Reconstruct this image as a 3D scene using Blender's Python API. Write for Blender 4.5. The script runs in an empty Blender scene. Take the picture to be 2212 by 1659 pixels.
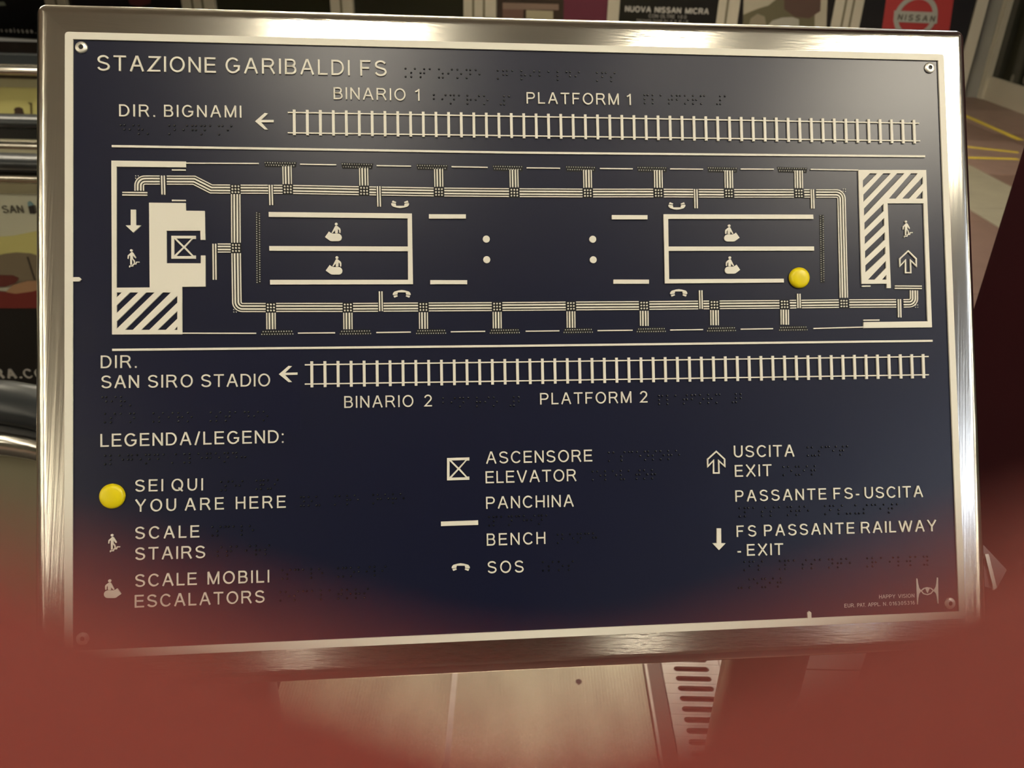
import bpy, math, random
import numpy as np
from mathutils import Vector, Matrix
from mathutils.geometry import tessellate_polygon

# ------------------------------------------------------------------ camera
W, H = 2212, 1659
F = 1800.0
PITCH = math.radians(28.5)
def V3(*a): return np.array(a, float)
def nrm(a): return a / np.linalg.norm(a)
CAM = V3(0, 0, 1.5)
up = nrm(V3(.022, -math.cos(PITCH), -math.sin(PITCH)))      # world up seen in camera axes (x right, y down, z forward)
fw = V3(0, 0, 1)
Yc = nrm(fw - fw.dot(up) * up)
Xc = np.cross(Yc, up)
RW = np.array([Xc, Yc, up])                                 # camera axes -> world
def ray(px, py): return RW @ V3((px - W / 2) / F, (py - H / 2) / F, 1)

scene = bpy.context.scene
cam_d = bpy.data.cameras.new('camera')
cam = bpy.data.objects.new('camera', cam_d)
scene.collection.objects.link(cam)
mx = RW @ V3(1, 0, 0); my = RW @ V3(0, -1, 0); mz = RW @ V3(0, 0, -1)
cam.matrix_world = Matrix(((mx[0], my[0], mz[0], CAM[0]), (mx[1], my[1], mz[1], CAM[1]), (mx[2], my[2], mz[2], CAM[2]), (0, 0, 0, 1)))
cam_d.sensor_fit = 'HORIZONTAL'
cam_d.sensor_width = 36
cam_d.lens = 36 * F / W
cam_d.clip_start = .0015
cam_d.clip_end = 60
cam_d.dof.use_dof = True
cam_d.dof.focus_distance = .585
APERTURE = .0020                                            # phone lens opening, metres across
cam_d.dof.aperture_fstop = cam_d.lens / 1000 / APERTURE
scene.camera = cam

# ------------------------------------------------------------------ world, lamps, exposure
world = bpy.data.worlds.new('world'); scene.world = world
world.use_nodes = True
world.node_tree.nodes['Background'].inputs[0].default_value = (.9, .8, .62, 1)
world.node_tree.nodes['Background'].inputs[1].default_value = .12
scene.view_settings.view_transform = 'Standard'
scene.view_settings.look = 'None'
scene.view_settings.gamma = 1
scene.view_settings.use_curve_mapping = False
scene.view_settings.exposure = 0.18
scene.cycles.max_bounces = 8
scene.cycles.sample_clamp_indirect = 8
LAMP_POWER = 26.0

# ------------------------------------------------------------------ materials
def mat(name, col, rough=.5, metal=0., spec=.5, emis=None, es=0., bump=None, var=None, coat=0., sss=None):
    m = bpy.data.materials.new(name); m.use_nodes = True
    nt = m.node_tree; b = nt.nodes['Principled BSDF']
    b.inputs['Base Color'].default_value = (*col, 1)
    b.inputs['Roughness'].default_value = rough
    b.inputs['Metallic'].default_value = metal
    b.inputs['Specular IOR Level'].default_value = spec
    b.inputs['Coat Weight'].default_value = coat
    if emis:
        b.inputs['Emission Color'].default_value = (*emis, 1); b.inputs['Emission Strength'].default_value = es
    if sss:
        b.inputs['Subsurface Weight'].default_value = sss[0]
        b.inputs['Subsurface Radius'].default_value = sss[1]
        b.inputs['Subsurface Scale'].default_value = sss[2]
    tc = nt.nodes.new('ShaderNodeTexCoord')
    if var:                                                  # colour variation: (scale xyz, amount)
        mp = nt.nodes.new('ShaderNodeMapping'); mp.inputs['Scale'].default_value = var[0]
        nz = nt.nodes.new('ShaderNodeTexNoise'); nz.inputs['Scale'].default_value = 1; nz.inputs['Detail'].default_value = 5
        rp = nt.nodes.new('ShaderNodeMapRange'); rp.inputs['From Min'].default_value = .3; rp.inputs['From Max'].default_value = .7
        rp.inputs['To Min'].default_value = 1 - var[1]; rp.inputs['To Max'].default_value = 1 + var[1]
        mu = nt.nodes.new('ShaderNodeVectorMath'); mu.operation = 'SCALE'; mu.inputs[0].default_value = col
        nt.links.new(tc.outputs['Object'], mp.inputs[0]); nt.links.new(mp.outputs[0], nz.inputs['Vector'])
        nt.links.new(nz.outputs['Fac'], rp.inputs['Value']); nt.links.new(rp.outputs[0], mu.inputs['Scale'])
        nt.links.new(mu.outputs[0], b.inputs['Base Color'])
    if bump:                                                 # fine relief: (scale xyz, strength, distance)
        mp = nt.nodes.new('ShaderNodeMapping'); mp.inputs['Scale'].default_value = bump[0]
        nz = nt.nodes.new('ShaderNodeTexNoise'); nz.inputs['Scale'].default_value = 1; nz.inputs['Detail'].default_value = 3
        bp = nt.nodes.new('ShaderNodeBump'); bp.inputs['Strength'].default_value = bump[1]; bp.inputs['Distance'].default_value = bump[2]
        nt.links.new(tc.outputs['Object'], mp.inputs[0]); nt.links.new(mp.outputs[0], nz.inputs['Vector'])
        nt.links.new(nz.outputs['Fac'], bp.inputs['Height']); nt.links.new(bp.outputs[0], b.inputs['Normal'])
    return m
M = dict(
    steel=mat('brushed_steel', (.62, .60, .54), .14, 1, bump=((6, 700, 700), .35, .0002), var=((3, 60, 60), .05)),
    steel_v=mat('brushed_steel_upright', (.62, .60, .54), .15, 1, bump=((700, 6, 6), .35, .0002), var=((60, 3, 3), .05)),
    post=mat('satin_post_steel', (.22, .17, .15), .38, 1),
    dark_steel=mat('dark_steel', (.12, .10, .09), .4, 1),
    plate_steel=mat('ribbed_floor_steel', (.66, .62, .50), .27, .9, var=((9, 3, 1), .22)),
    grille=mat('grille_steel', (.50, .46, .42), .35, .9, var=((20, 20, 1), .12)),
    plate=mat('navy_plate', (.0062, .0082, .028), .30, 0, .42, bump=((2500, 2500, 2500), .12, .0001), var=((4, 4, 4), .06)),
    insert=mat('navy_insert', (.0060, .0078, .029), .29, 0, .42),
    white=mat('cream_relief', (.80, .775, .68), .48, 0, .35, var=((9, 9, 9), .025)),
    dot=mat('grey_dots', (.66, .65, .60), .45, 0, .5),
    well=mat('etched_ground', (.012, .012, .012), .6, 0, .3),
    braille=mat('braille_dots', (.003, .0035, .008), .2, 0, .5),
    yellow=mat('yellow_button', (.80, .66, .004), .34, 0, .4),
    screw=mat('screw_metal', (.75, .73, .66), .38, .8),
    black=mat('black', (.004, .004, .004), .5),
    rubber=mat('handrail_rubber', (.022, .027, .030), .32, 0, .6),
    ink_white=mat('ink_white', (.50, .48, .44), .6),
    ink_dim=mat('ink_dim_white', (.22, .21, .19), .6),
    ink_grey=mat('ink_grey', (.10, .09, .07), .6),
    alu=mat('door_aluminium', (.50, .46, .36), .45, .3, var=((2, 2, 2), .06)),
    alu_dark=mat('door_aluminium_dark', (.16, .14, .09), .5, .3),
    burgundy=mat('burgundy_panel', (.038, .0055, .0085), .42, 0, .35, var=((5, 5, 3), .12)),
    ceiling=mat('ceiling_paint', (.70, .68, .62), .8, var=((1, 1, 1), .1)),
    wall=mat('wall_paint', (.22, .21, .18), .7, var=((1, 1, 1), .15)),
    lamp=mat('lamp_glow', (1, 1, 1), .5, emis=(1.0, .90, .71), es=LAMP_POWER * 1.08),
    lamp_row=mat('lamp_glow_row', (1, 1, 1), .5, emis=(1.0, .90, .71), es=LAMP_POWER * .62),
    lamp_cool=mat('lamp_glow_cool', (1, 1, 1), .5, emis=(.74, .82, 1.0), es=LAMP_POWER * .6),
    grout=mat('floor_joint', (.045, .034, .028), .6),
    pink=mat('pink_floor_stone', (.17, .105, .08), .42, var=((7, 7, 7), .10)),
    pink2=mat('pale_pink_floor_stone', (.23, .15, .12), .42, var=((7, 7, 7), .10)),
    cream=mat('cream_floor_stone', (.27, .245, .175), .42, var=((7, 7, 7), .08)),
    tape=mat('yellow_tape', (.62, .47, .05), .5, var=((30, 30, 30), .1)),
    skirt=mat('balustrade_skirt', (.30, .28, .19), .4, .2, var=((2, 2, 2), .08)),
    skin_shaded=mat('skin_shaded', (.145, .0235, .0185), .65, 0, .12, sss=(.3, (1.0, .3, .2), .004), var=((60, 60, 60), .05)),  # base colour darkened to hold the shade of the unseen phone
)

# ------------------------------------------------------------------ mesh builder and planes
class MB:
    def __init__(s): s.v = []; s.f = []; s.smooth = False
    def add(s, v, f):
        o = len(s.v); s.v += [tuple(map(float, p)) for p in v]; s.f += [tuple(i + o for i in q) for q in f]; return s
    def box(s, c, dx, dy, dz, ex=V3(1, 0, 0), ey=V3(0, 1, 0), ez=V3(0, 0, 1)):
        c = np.array(c, float)
        v = [c + ex * dx * a / 2 + ey * dy * b / 2 + ez * dz * d / 2 for d in (-1, 1) for b in (-1, 1) for a in (-1, 1)]
        return s.add(v, [(0, 2, 3, 1), (4, 5, 7, 6), (0, 1, 5, 4), (2, 6, 7, 3), (0, 4, 6, 2), (1, 3, 7, 5)])
    def tube(s, pts, r, n=20, r2=None, upv=V3(0, 0, 1), caps=True):
        pts = [np.array(p, float) for p in pts]; rings = []
        for i, p in enumerate(pts):
            t = nrm(pts[min(i + 1, len(pts) - 1)] - pts[max(i - 1, 0)])
            a = upv - upv.dot(t) * t
            a = nrm(a) if np.linalg.norm(a) > 1e-6 else nrm(np.cross(t, V3(1, .2, 0)))
            b = np.cross(t, a); ra = r; rb = r2 or r
            rings.append([p + a * ra * math.sin(k * 2 * math.pi / n) + b * rb * math.cos(k * 2 * math.pi / n) for k in range(n)])
        v = [q for rg in rings for q in rg]
        f = [(i * n + k, i * n + (k + 1) % n, (i + 1) * n + (k + 1) % n, (i + 1) * n + k) for i in range(len(pts) - 1) for k in range(n)]
        if caps: f += [tuple(range(n))[::-1], tuple((len(pts) - 1) * n + k for k in range(n))]
        s.smooth = True
        return s.add(v, f)
    def mesh(s, name, material, base=V3(0, 0, 0)):
        me = bpy.data.meshes.new(name)
        me.from_pydata([(p[0] - base[0], p[1] - base[1], p[2] - base[2]) for p in s.v], [], s.f)
        if material: me.materials.append(material)
        if s.smooth:
            me.polygons.foreach_set('use_smooth', [True] * len(me.polygons))
            me.set_sharp_from_angle(angle=math.radians(40))
        me.update()
        return me
    def build(s, name, material, parent=None, **tags):
        base = np.array(parent.get('_b', (0, 0, 0)), float) if parent is not None else V3(0, 0, 0)
        if parent is None and 'base' in tags:
            base = np.array(tags.pop('base'), float)
        o = bpy.data.objects.new(name, s.mesh(name, material, base))
        scene.collection.objects.link(o)
        if parent is not None:
            o.parent = parent; o['_b'] = list(base)
        else:
            o.location = base; o['_b'] = list(base)
        for k, v in tags.items(): o[k] = v
        return o
def empty(name, loc, **tags):
    o = bpy.data.objects.new(name, None); scene.collection.objects.link(o)
    o.location = tuple(loc); o['_b'] = list(map(float, loc)); o.empty_display_size = .1
    for k, v in tags.items(): o[k] = v
    return o

class Plane:
    def __init__(s, O, ex, ey):
        s.O = np.array(O, float); s.ex = nrm(ex); s.ey = nrm(ey - ey.dot(s.ex) * s.ex if isinstance(ey, np.ndarray) else ey); s.n = np.cross(s.ex, s.ey)
    def px(s, x, y, h=0.):
        d = ray(x, y); P = CAM + d * ((s.O + s.n * h - CAM).dot(s.n) / d.dot(s.n)) - s.O
        return np.array([P.dot(s.ex), P.dot(s.ey)])
    def P(s, q, h=0.): return s.O + s.ex * q[0] + s.ey * q[1] + s.n * h
    def prism(s, mb, loops, h0, h1):
        ls = []
        for lp in loops:
            a = sum(lp[i - 1][0] * lp[i][1] - lp[i][0] * lp[i - 1][1] for i in range(len(lp)))
            lp = [tuple(map(float, q)) for q in lp]
            ls.append(lp if (a > 0) == (not ls) else lp[::-1])
        flat = [q for lp in ls for q in lp]; n = len(flat)
        tris = tessellate_polygon([[Vector((q[0], q[1], 0)) for q in lp] for lp in ls])
        v = [s.P(q, h1) for q in flat] + [s.P(q, h0) for q in flat]
        f = []
        for t in tris:
            a, b, c = [flat[i] for i in t]
            ar = (b[0] - a[0]) * (c[1] - a[1]) - (b[1] - a[1]) * (c[0] - a[0])
            f.append(tuple(t) if ar > 0 else tuple(t)[::-1])
        o = 0
        for lp in ls:
            m = len(lp)
            f += [(o + i, n + o + i, n + o + (i + 1) % m, o + (i + 1) % m) for i in range(m)]
            o += m
        mb.add(v, f); return mb
    def ribbon(s, mb, pts, w, h0, h1, closed=False):
        pts = [np.array(p, float) for p in pts]
        pts = [p for i, p in enumerate(pts) if i == 0 or np.linalg.norm(p - pts[i - 1]) > 1e-7]; n = len(pts); L = []; R_ = []
        for i in range(n):
            a = pts[i - 1] if (i > 0 or closed) else None; b = pts[(i + 1) % n] if (i < n - 1 or closed) else None
            d1 = nrm(pts[i] - a) if a is not None else None; d2 = nrm(b - pts[i]) if b is not None else None
            if d1 is None: d1 = d2
            if d2 is None: d2 = d1
            n1 = np.array([-d1[1], d1[0]]); n2 = np.array([-d2[1], d2[0]]); m = n1 + n2
            m = m / max(np.linalg.norm(m), 1e-9); k = min(1 / max(m.dot(n1), .35), 2.2) * w / 2
            L.append(pts[i] + m * k); R_.append(pts[i] - m * k)
        v = []; f = []
        for i in range(n): v += [s.P(L[i], h1), s.P(R_[i], h1), s.P(L[i], h0), s.P(R_[i], h0)]
        for i in range(n if closed else n - 1):
            a = 4 * i; b = 4 * ((i + 1) % n)
            f += [(a, a + 1, b + 1, b), (a + 2, a, b, b + 2), (a + 1, a + 3, b + 3, b + 1)]
        if not closed: f += [(0, 2, 3, 1), (4 * n - 4, 4 * n - 3, 4 * n - 1, 4 * n - 2)]
        mb.add(v, f); return mb
    def rect(s, x0, y0, x1, y1): return [(x0, y0), (x1, y0), (x1, y1), (x0, y1)]
    def pxs(s, pts): return [s.px(*p) for p in pts]

def circ(c, r, n=24, ry=None): return [(c[0] + r * math.cos(2 * math.pi * k / n), c[1] + (ry or r) * math.sin(2 * math.pi * k / n)) for k in range(n)]
def arc(cx, cy, rx, ry, a0, a1, n=10):
    return [(cx + rx * math.cos(math.radians(a0 + (a1 - a0) * k / n)), cy + ry * math.sin(math.radians(a0 + (a1 - a0) * k / n))) for k in range(n + 1)]

# stroke alphabet: cap height 1, returns (width, [(points, closed)])
def glyph(ch, h=.06):
    t = 1 - h
    def S(w): return arc(w / 2, .725, w / 2 - h - .02, .215, 18, 228, 14) + arc(w / 2, .275, w / 2 - h, .225, 48, -165, 14)
    G = {
        'A': (.86, [([(.05, 0), (.415, 1)], 0), ([(.81, 0), (.445, 1)], 0), ([(.18, .36), (.68, .36)], 0)]),
        'B': (.72, [([(h, 0), (h, 1)], 0), ([(h, t)] + arc(.40, .735, .21, .205, 90, -90) + [(h, .53)], 0), ([(h, .53)] + arc(.43, .295, .23, .235, 90, -90) + [(h, h)], 0)]),
        'C': (.84, [(arc(.45, .5, .39, .45, 38, 322, 24), 0)]),
        'D': (.80, [([(h, h), (h, t)] + arc(.34, .5, .40, .44, 90, -90, 16), 1)]),
        'E': (.70, [([(h, 0), (h, 1)], 0), ([(h, t), (.68, t)], 0), ([(h, .52), (.64, .52)], 0), ([(h, h), (.70, h)], 0)]),
        'F': (.64, [([(h, 0), (h, 1)], 0), ([(h, t), (.64, t)], 0), ([(h, .50), (.56, .50)], 0)]),
        'G': (.90, [(arc(.45, .5, .39, .45, 42, 318, 24) + [(.80, .22), (.83, .46), (.50, .46)], 0)]),
        'H': (.76, [([(h, 0), (h, 1)], 0), ([(.70, 0), (.70, 1)], 0), ([(h, .52), (.70, .52)], 0)]),
        'I': (.12, [([(h, 0), (h, 1)], 0)]),
        'L': (.60, [([(h, 0), (h, 1)], 0), ([(h, h), (.60, h)], 0)]),
        'M': (.92, [([(h, 0), (h, 1)], 0), ([(.86, 0), (.86, 1)], 0), ([(h, 1), (.46, .03)], 0), ([(.86, 1), (.46, .03)], 0)]),
        'N': (.76, [([(h, 0), (h, 1)], 0), ([(.70, 0), (.70, 1)], 0), ([(h, .97), (.70, .03)], 0)]),
        'O': (.92, [(arc(.46, .5, .40, .455, 0, 345, 23), 1)]),
        'P': (.74, [([(h, 0), (h, 1)], 0), ([(h, t)] + arc(.44, .70, .235, .24, 90, -90) + [(h, .46)], 0)]),
        'Q': (.92, [(arc(.46, .5, .40, .455, 0, 345, 23), 1), ([(.56, .26), (.88, -.02)], 0)]),
        'R': (.82, [([(h, 0), (h, 1)], 0), ([(h, t)] + arc(.46, .715, .235, .225, 90, -90) + [(h, .49)], 0), ([(.44, .49), (.54, .42), (.77, 0)], 0)]),
        'S': (.76, [(S(.76), 0)]),
        'T': (.76, [([(0, t), (.76, t)], 0), ([(.38, t), (.38, 0)], 0)]),
        'U': (.76, [([(h, 1), (h, .36)] + arc(.38, .36, .32, .31, 180, 360, 14) + [(.70, 1)], 0)]),
        'V': (.86, [([(.05, 1), (.415, 0)], 0), ([(.81, 1), (.445, 0)], 0)]),
        'W': (1.26, [([(.05, 1), (.33, .02)], 0), ([(.33, .02), (.63, .98)], 0), ([(.63, .98), (.93, .02)], 0), ([(.93, .02), (1.21, 1)], 0)]),
        'X': (.86, [([(.06, 0), (.80, 1)], 0), ([(.06, 1), (.80, 0)], 0)]),
        'Y': (.86, [([(.05, 1), (.43, .43)], 0), ([(.81, 1), (.43, .43)], 0), ([(.43, .46), (.43, 0)], 0)]),
        'Z': (.76, [([(.05, t), (.72, t), (.05, h), (.76, h)], 0)]),
        '0': (.66, [(arc(.33, .5, .27, .45, 0, 340, 17), 1)]),
        '1': (.36, [([(.30, 0), (.30, .98)], 0), ([(.30, .93), (.2, .83), (.02, .74)], 0)]),
        '2': (.66, [(arc(.33, .70, .26, .25, 170, -35, 12) + [(.08, h), (.66, h)], 0)]),
        '3': (.64, [(arc(.31, .73, .22, .22, 160, -80, 10) + arc(.31, .28, .26, .235, 80, -160, 10), 0)]),
        '5': (.64, [([(.60, t), (.14, t), (.09, .5)] + arc(.32, .32, .27, .27, 130, -150, 12), 0)]),
        '6': (.64, [(arc(.33, .32, .26, .27, 0, 340, 15), 1), ([(.07, .32), (.12, .75), (.34, .95), (.56, .85)], 0)]),
        '8': (.64, [(arc(.32, .73, .21, .21, 0, 340, 13), 1), (arc(.32, .27, .26, .23, 0, 340, 13), 1)]),
        '.': (.13, [([(.065, 0), (.065, .13)], 0)]),
        ':': (.13, [([(.065, 0), (.065, .13)], 0), ([(.065, .60), (.065, .73)], 0)]),
        '/': (.38, [([(.03, -.02), (.35, 1.02)], 0)]),
        '-': (.30, [([(0, .36), (.30, .36)], 0)]),
        'n': (.52, [([(h, 0), (h, .72)], 0), ([(h, .45)] + arc(.26, .45, .20, .22, 180, 0, 8) + [(.46, 0)], 0)]),
        'u': (.52, [([(h, .72), (h, .26)] + arc(.26, .26, .20, .22, 180, 360, 8) + [(.46, .72)], 0), ([(.46, 0), (.46, .3)], 0)]),
        'i': (.12, [([(h, 0), (h, .72)], 0), ([(h, .86), (h, 1)], 0)]),
        's': (.46, [(arc(.23, .53, .15, .15, 20, 240, 8) + arc(.23, .20, .17, .16, 60, -160, 8), 0)]),
        'a': (.52, [(arc(.26, .34, .20, .30, 0, 340, 13), 1), ([(.46, 0), (.46, .70)], 0)]),
        'r': (.32, [([(h, 0), (h, .72)], 0), ([(h, .45)] + arc(.26, .45, .20, .22, 180, 90, 5), 0)]),
    }
    return G[ch]
def write(pl, mb, word, p0, ux, uy, length, cap, h0, h1, sw=.12):
    """word from 2D point p0 along ux, letters fitted into length"""
    gs = [glyph(c) for c in word]
    nat = sum(g[0] for g in gs) * cap; gap = (length - nat) / max(len(gs) - 1, 1); x = 0
    k = 1.
    if len(gs) > 1 and gap < .08 * cap: k = (length - .1 * cap * (len(gs) - 1)) / nat; gap = .1 * cap
    for g in gs:
        for pts, closed in g[1]:
            q = [p0 + ux * (x + a * cap * k) + uy * (b * cap) for a, b in pts]
            pl.ribbon(mb, q, sw * cap, h0, h1, bool(closed))
        x += g[0] * cap * k + gap
def line_px(pl, mb, words, x0, y0, x1, y1, cap, h0, h1, sw=.12):
    """words = [(text, start px, end px)]; baseline from (x0,y0) to (x1,y1); cap in px"""
    base = lambda x: pl.px(x, y0 + (y1 - y0) * (x - x0) / (x1 - x0))
    a = base(x0); b = base(x1); ux = nrm(b - a); uy = np.array([-ux[1], ux[0]])
    for w, s, e in words:
        p = base(s); q = base(e); ym = y0 + (y1 - y0) * (s - x0) / (x1 - x0)
        c = abs(pl.px(s, ym - cap)[1] - p[1])
        write(pl, mb, w, p, ux, uy, (q - p).dot(ux), c, h0, h1, sw)

# ------------------------------------------------------------------ the setting
floor_pl = Plane(V3(0, 0, 0), V3(1, 0, 0), V3(0, 1, 0))
fl = MB().box((0, 1.5, -.06), 26, 22, .1).build('floor', M['grout'], kind='structure')
ceil = MB().box((0, 1.5, 3.35), 26, 22, .1).build('ceiling', M['ceiling'], kind='structure')
MB().box((0, -9.2, 1.6), 26, .1, 3.4).build('wall_back', M['wall'], kind='structure')
MB().box((-11, 1.5, 1.6), .1, 22, 3.4).build('wall_left', M['wall'], kind='structure')
MB().box((11, 1.5, 1.6), .1, 22, 3.4).build('wall_far_right', M['wall'], kind='structure')

# floor slabs: long bands parallel to the walls, cream band between pink ones
xa = floor_pl.px(2129, 374)[0]; xb = floor_pl.px(2119, 468)[0]
x_hi, x_lo = max(xa, xb), min(xa, xb)
rnd = random.Random(4)
cols = [(x_lo - 2.4, x_lo - 1.6), (x_lo - 1.6, x_lo - .8), (x_lo - .8, x_lo), (x_lo, x_hi), (x_hi, x_hi + .8), (x_hi + .8, x_hi + 1.6), (x_hi + 1.6, x_hi + 2.4)]
for i, (c0, c1) in enumerate(cols):
    y = .2 + .3 * (i % 2)
    while y < 9.6:
        L = 1.2
        m = 'cream' if i == 3 else ('pink2' if (i + int(y / 1.2)) % 2 and i > 3 else 'pink')
        MB().box(((c0 + c1) / 2, y + L / 2, -.005), c1 - c0 - .004, L - .004, .01).build('floor_tile', M[m], fl)
        y += L
MB().box((-6.2, 3.2, -.006), 9.0, 14, .009).build('floor_tile', M['pink'], fl)
for a, b in (((2030, 226), (2205, 303)), ((2030, 311), (2200, 329.5)), ((2030, 339), (2200, 344))):
    p = floor_pl.px(*a); q = floor_pl.px(*b)
    floor_pl.ribbon(MB(), [p, q], .06, 0, .0015)
    floor_pl.ribbon(mbt := MB(), [p, q], .06, .0002, .002).add([], [])
    mbt.build('yellow_line', M['tape'], fl)

# front wall with glazed doors and posters
P0 = floor_pl.px(2098, 212); th = math.radians(14)
wex = V3(math.cos(th), -math.sin(th), 0)
wall = Plane(V3(P0[0], P0[1], 0), wex, V3(0, 0, 1))
wf = MB(); wc = wall.P((-7.6, 1.7), -.12)
wf.box(wc, 16.0, 3.4, .1, wall.ex, wall.ey, wall.n)
wall_front = wf.build('wall_front', M['wall'], kind='structure')
def wx(px, y=25): return wall.px(px, y)[0]
def mullion(a, b, gaps=()):
    s0, s1 = wx(a), wx(b)
    o = wall.prism(MB(), [wall.rect(s0, 0, s1, 2.9)], -.07, .03).build('door_mullion', M['alu'], wall_front)
    for g in gaps:
        wall.prism(MB(), [wall.rect(wx(g - 2.5), 0, wx(g + 2.5), 2.9)], .03, .034).build('joint_strip', M['alu_dark'], o)
mullion(105, 150, (129,)); mullion(398, 468, (421, 443)); mullion(717, 765, (740,)); mullion(1003, 1073, (1024, 1047))
mullion(1313, 1338); mullion(1550, 1596, (1570,)); mullion(1800, 1862, (1823, 1840)); mullion(2104, 2128)
gl = {}
def panel(a, b, name, col, label, rough=.25, ptags=True):
    s0, s1 = wx(a), wx(b)
    m = mat(name + '_face', col, rough)
    o = wall.prism(MB(), [wall.rect(s0, .02, s1, 2.9)], -.07, -.02).build(name, m, wall_front, label=label)
    return o
def patch(parent, name, pts, col, h0=-.02, h1=-.016, pl=None, rough=.6):
    pl = pl or wall
    m = mat(name + '_ink', col, rough)
    return pl.prism(MB(), [[pl.px(x, y) for x, y in pts]], h0, h1).build(name, m, parent)
pn = panel(-520, 105, 'poster_panel', (.004, .004, .005), 'black poster panel with small white lettering at its foot')
mb = MB(); line_px(wall, mb, [('su', 1, 14)], 0, 69, 76, 72, 7.5, -.02, -.015, .14)
mb.build('lettering', M['ink_white'], pn)
mb = MB(); line_px(wall, mb, [('nissan.', 20, 76)], 0, 69.5, 76, 72, 9, -.02, -.015, .17)
mb.build('lettering', M['ink_white'], pn)
patch(pn, 'poster_patch', [(-10, 5), (6, 4), (11, 12), (-10, 13)], (.22, .24, .18))
for x in (-4, 28, 62):
    patch(pn, 'white_dash', [(x, 112), (x + 11, 112.5), (x + 13, 117), (x - 2, 117)], (.30, .29, .26))
pn = panel(150, 398, 'poster_panel', (.006, .005, .006), 'dark poster panel with a dull red shape')
patch(pn, 'poster_patch', [(262, -30), (330, -30), (322, 8), (300, 14), (280, 10)], (.06, .008, .008))
panel(468, 717, 'glass_panel', (.018, .018, .010), 'dark green glass panel', .12)
panel(765, 1003, 'glass_panel', (.018, .018, .012), 'dark glass panel', .12)
pn = panel(1073, 1313, 'poster_panel', (.035, .022, .016), 'poster panel with a brown picture beside a magenta field')
patch(pn, 'poster_patch', [(1085, 6), (1206, 9), (1206, 22), (1085, 20)], (.20, .13, .095))
patch(pn, 'poster_patch', [(1085, 20), (1130, 21), (1128, 60), (1085, 60)], (.13, .065, .045))
patch(pn, 'poster_patch', [(1136, 22), (1194, 24), (1194, 60), (1136, 60)], (.34, .30, .19), h1=-.014)
patch(pn, 'poster_patch', [(1218, -60), (1313, -60), (1313, 90), (1216, 90)], (.105, .0035, .022))
pn = panel(1338, 1550, 'poster_panel', (.004, .0035, .003), 'black poster panel with white lettering')
mb = MB(); line_px(wall, mb, [('NUOVA', 1350, 1405), ('NISSAN', 1414, 1470), ('MICRA', 1480, 1530)], 1349, 25, 1531, 31, 12, -.02, -.015, .21)
mb.build('lettering', M['ink_white'], pn)
mb = MB(); line_px(wall, mb, [('CON', 1401, 1421), ('OLTRE', 1426, 1457), ('100', 1463, 1482)], 1401, 38, 1482, 41, 7.5, -.02, -.015, .2)
line_px(wall, mb, [('TECNOLOGIE', 1374, 1430), ('DI', 1434, 1442), ('SERIE', 1447, 1486)], 1374, 49, 1486, 52, 7, -.02, -.015, .2)
mb.build('lettering', M['ink_dim'], pn)
pn = panel(1596, 1800, 'poster_panel', (.008, .006, .005), 'poster panel with a beige and brown picture')
patch(pn, 'poster_patch', [(1608, -60), (1790, -60), (1784, 90), (1604, 90)], (.40, .36, .27))
patch(pn, 'poster_patch', [(1604, 60), (1606, 32), (1622, 25), (1640, 18), (1660, 12), (1680, -4), (1700, -20), (1760, -40), (1760, 60)], (.11, .095, .045), h1=-.012)
patch(pn, 'poster_patch', [(1694, -60), (1776, -60), (1772, 24), (1748, 40), (1716, 36), (1694, 20)], (.075, .035, .022), h1=-.009)
patch(pn, 'poster_patch', [(1655, 60), (1668, 45), (1690, 38), (1712, 37), (1726, 42), (1726, 60)], (.36, .34, .28), h1=-.006)
patch(pn, 'poster_patch', [(1616, 60), (1622, 40), (1636, 30), (1652, 36), (1656, 60)], (.25, .21, .14), h1=-.005)
pn = panel(1862, 2104, 'poster_panel', (.005, .004, .005), 'black poster panel with a red field and a silver badge')
patch(pn, 'poster_patch', [(1920, -40), (2066, -40), (2048, 90), (1902, 90)], (.36, .022, .020))
bc = wall.px(1978, 36); sc = abs(wall.px(1978, 36)[0] - wall.px(2015, 38)[0])   # badge: ring crossed by a lettered bar
silver = mat('badge_silver', (.42, .42, .36), .35, .4)
wall.prism(MB(), [circ(bc, sc * 1.25, 40), circ(bc, sc * .98, 40)], -.016, -.008).build('badge_ring', silver, pn)
bar = wall.prism(MB(), [[wall.px(1932, 23), wall.px(2026, 27), wall.px(2024, 51), wall.px(1930, 47)]], -.012, -.003).build('badge_bar', silver, pn)
mb = MB(); line_px(wall, mb, [('NISSAN', 1939, 2018)], 1939, 43, 2018, 47, 12.5, -.003, -.001, .24)
mb.build('lettering', M['ink_grey'], bar)

# right wall: glazed door with wide aluminium posts, running back towards us
rd = nrm(V3(floor_pl.px(2116, 213)[0] - floor_pl.px(2214, 249.5)[0], floor_pl.px(2116, 213)[1] - floor_pl.px(2214, 249.5)[1], 0))
q0 = floor_pl.px(2116, 213)
rwall = Plane(V3(q0[0], q0[1], 0), -rd, V3(0, 0, 1))
mb = MB(); mb.box(rwall.P((2.4, 1.7), -.14), 5.2, 3.4, .1, rwall.ex, rwall.ey, rwall.n)
wall_right = mb.build('wall_right', M['wall'], kind='structure')
def rx(px, y=20): return rwall.px(px, y)[0]
rwall.prism(MB(), [rwall.rect(rx(2168), .02, 4.8, 2.9)], -.09, -.05).build('door_1', mat('door_glass', (.010, .011, .006), .12), wall_right, label='dark glass door leaf')
for a, b, h, m in ((2128, 2151, .02, 'alu'), (2151, 2156, -.02, 'alu_dark'), (2156, 2164, -.01, 'alu_dark'), (2164, 2174, .01, 'alu')):
    rwall.prism(MB(), [rwall.rect(rx(a), 0, rx(b), 2.9)], -.09, h).build('door_post', M[m], wall_right)
z25 = rwall.px(2160, 203)[1]
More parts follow.
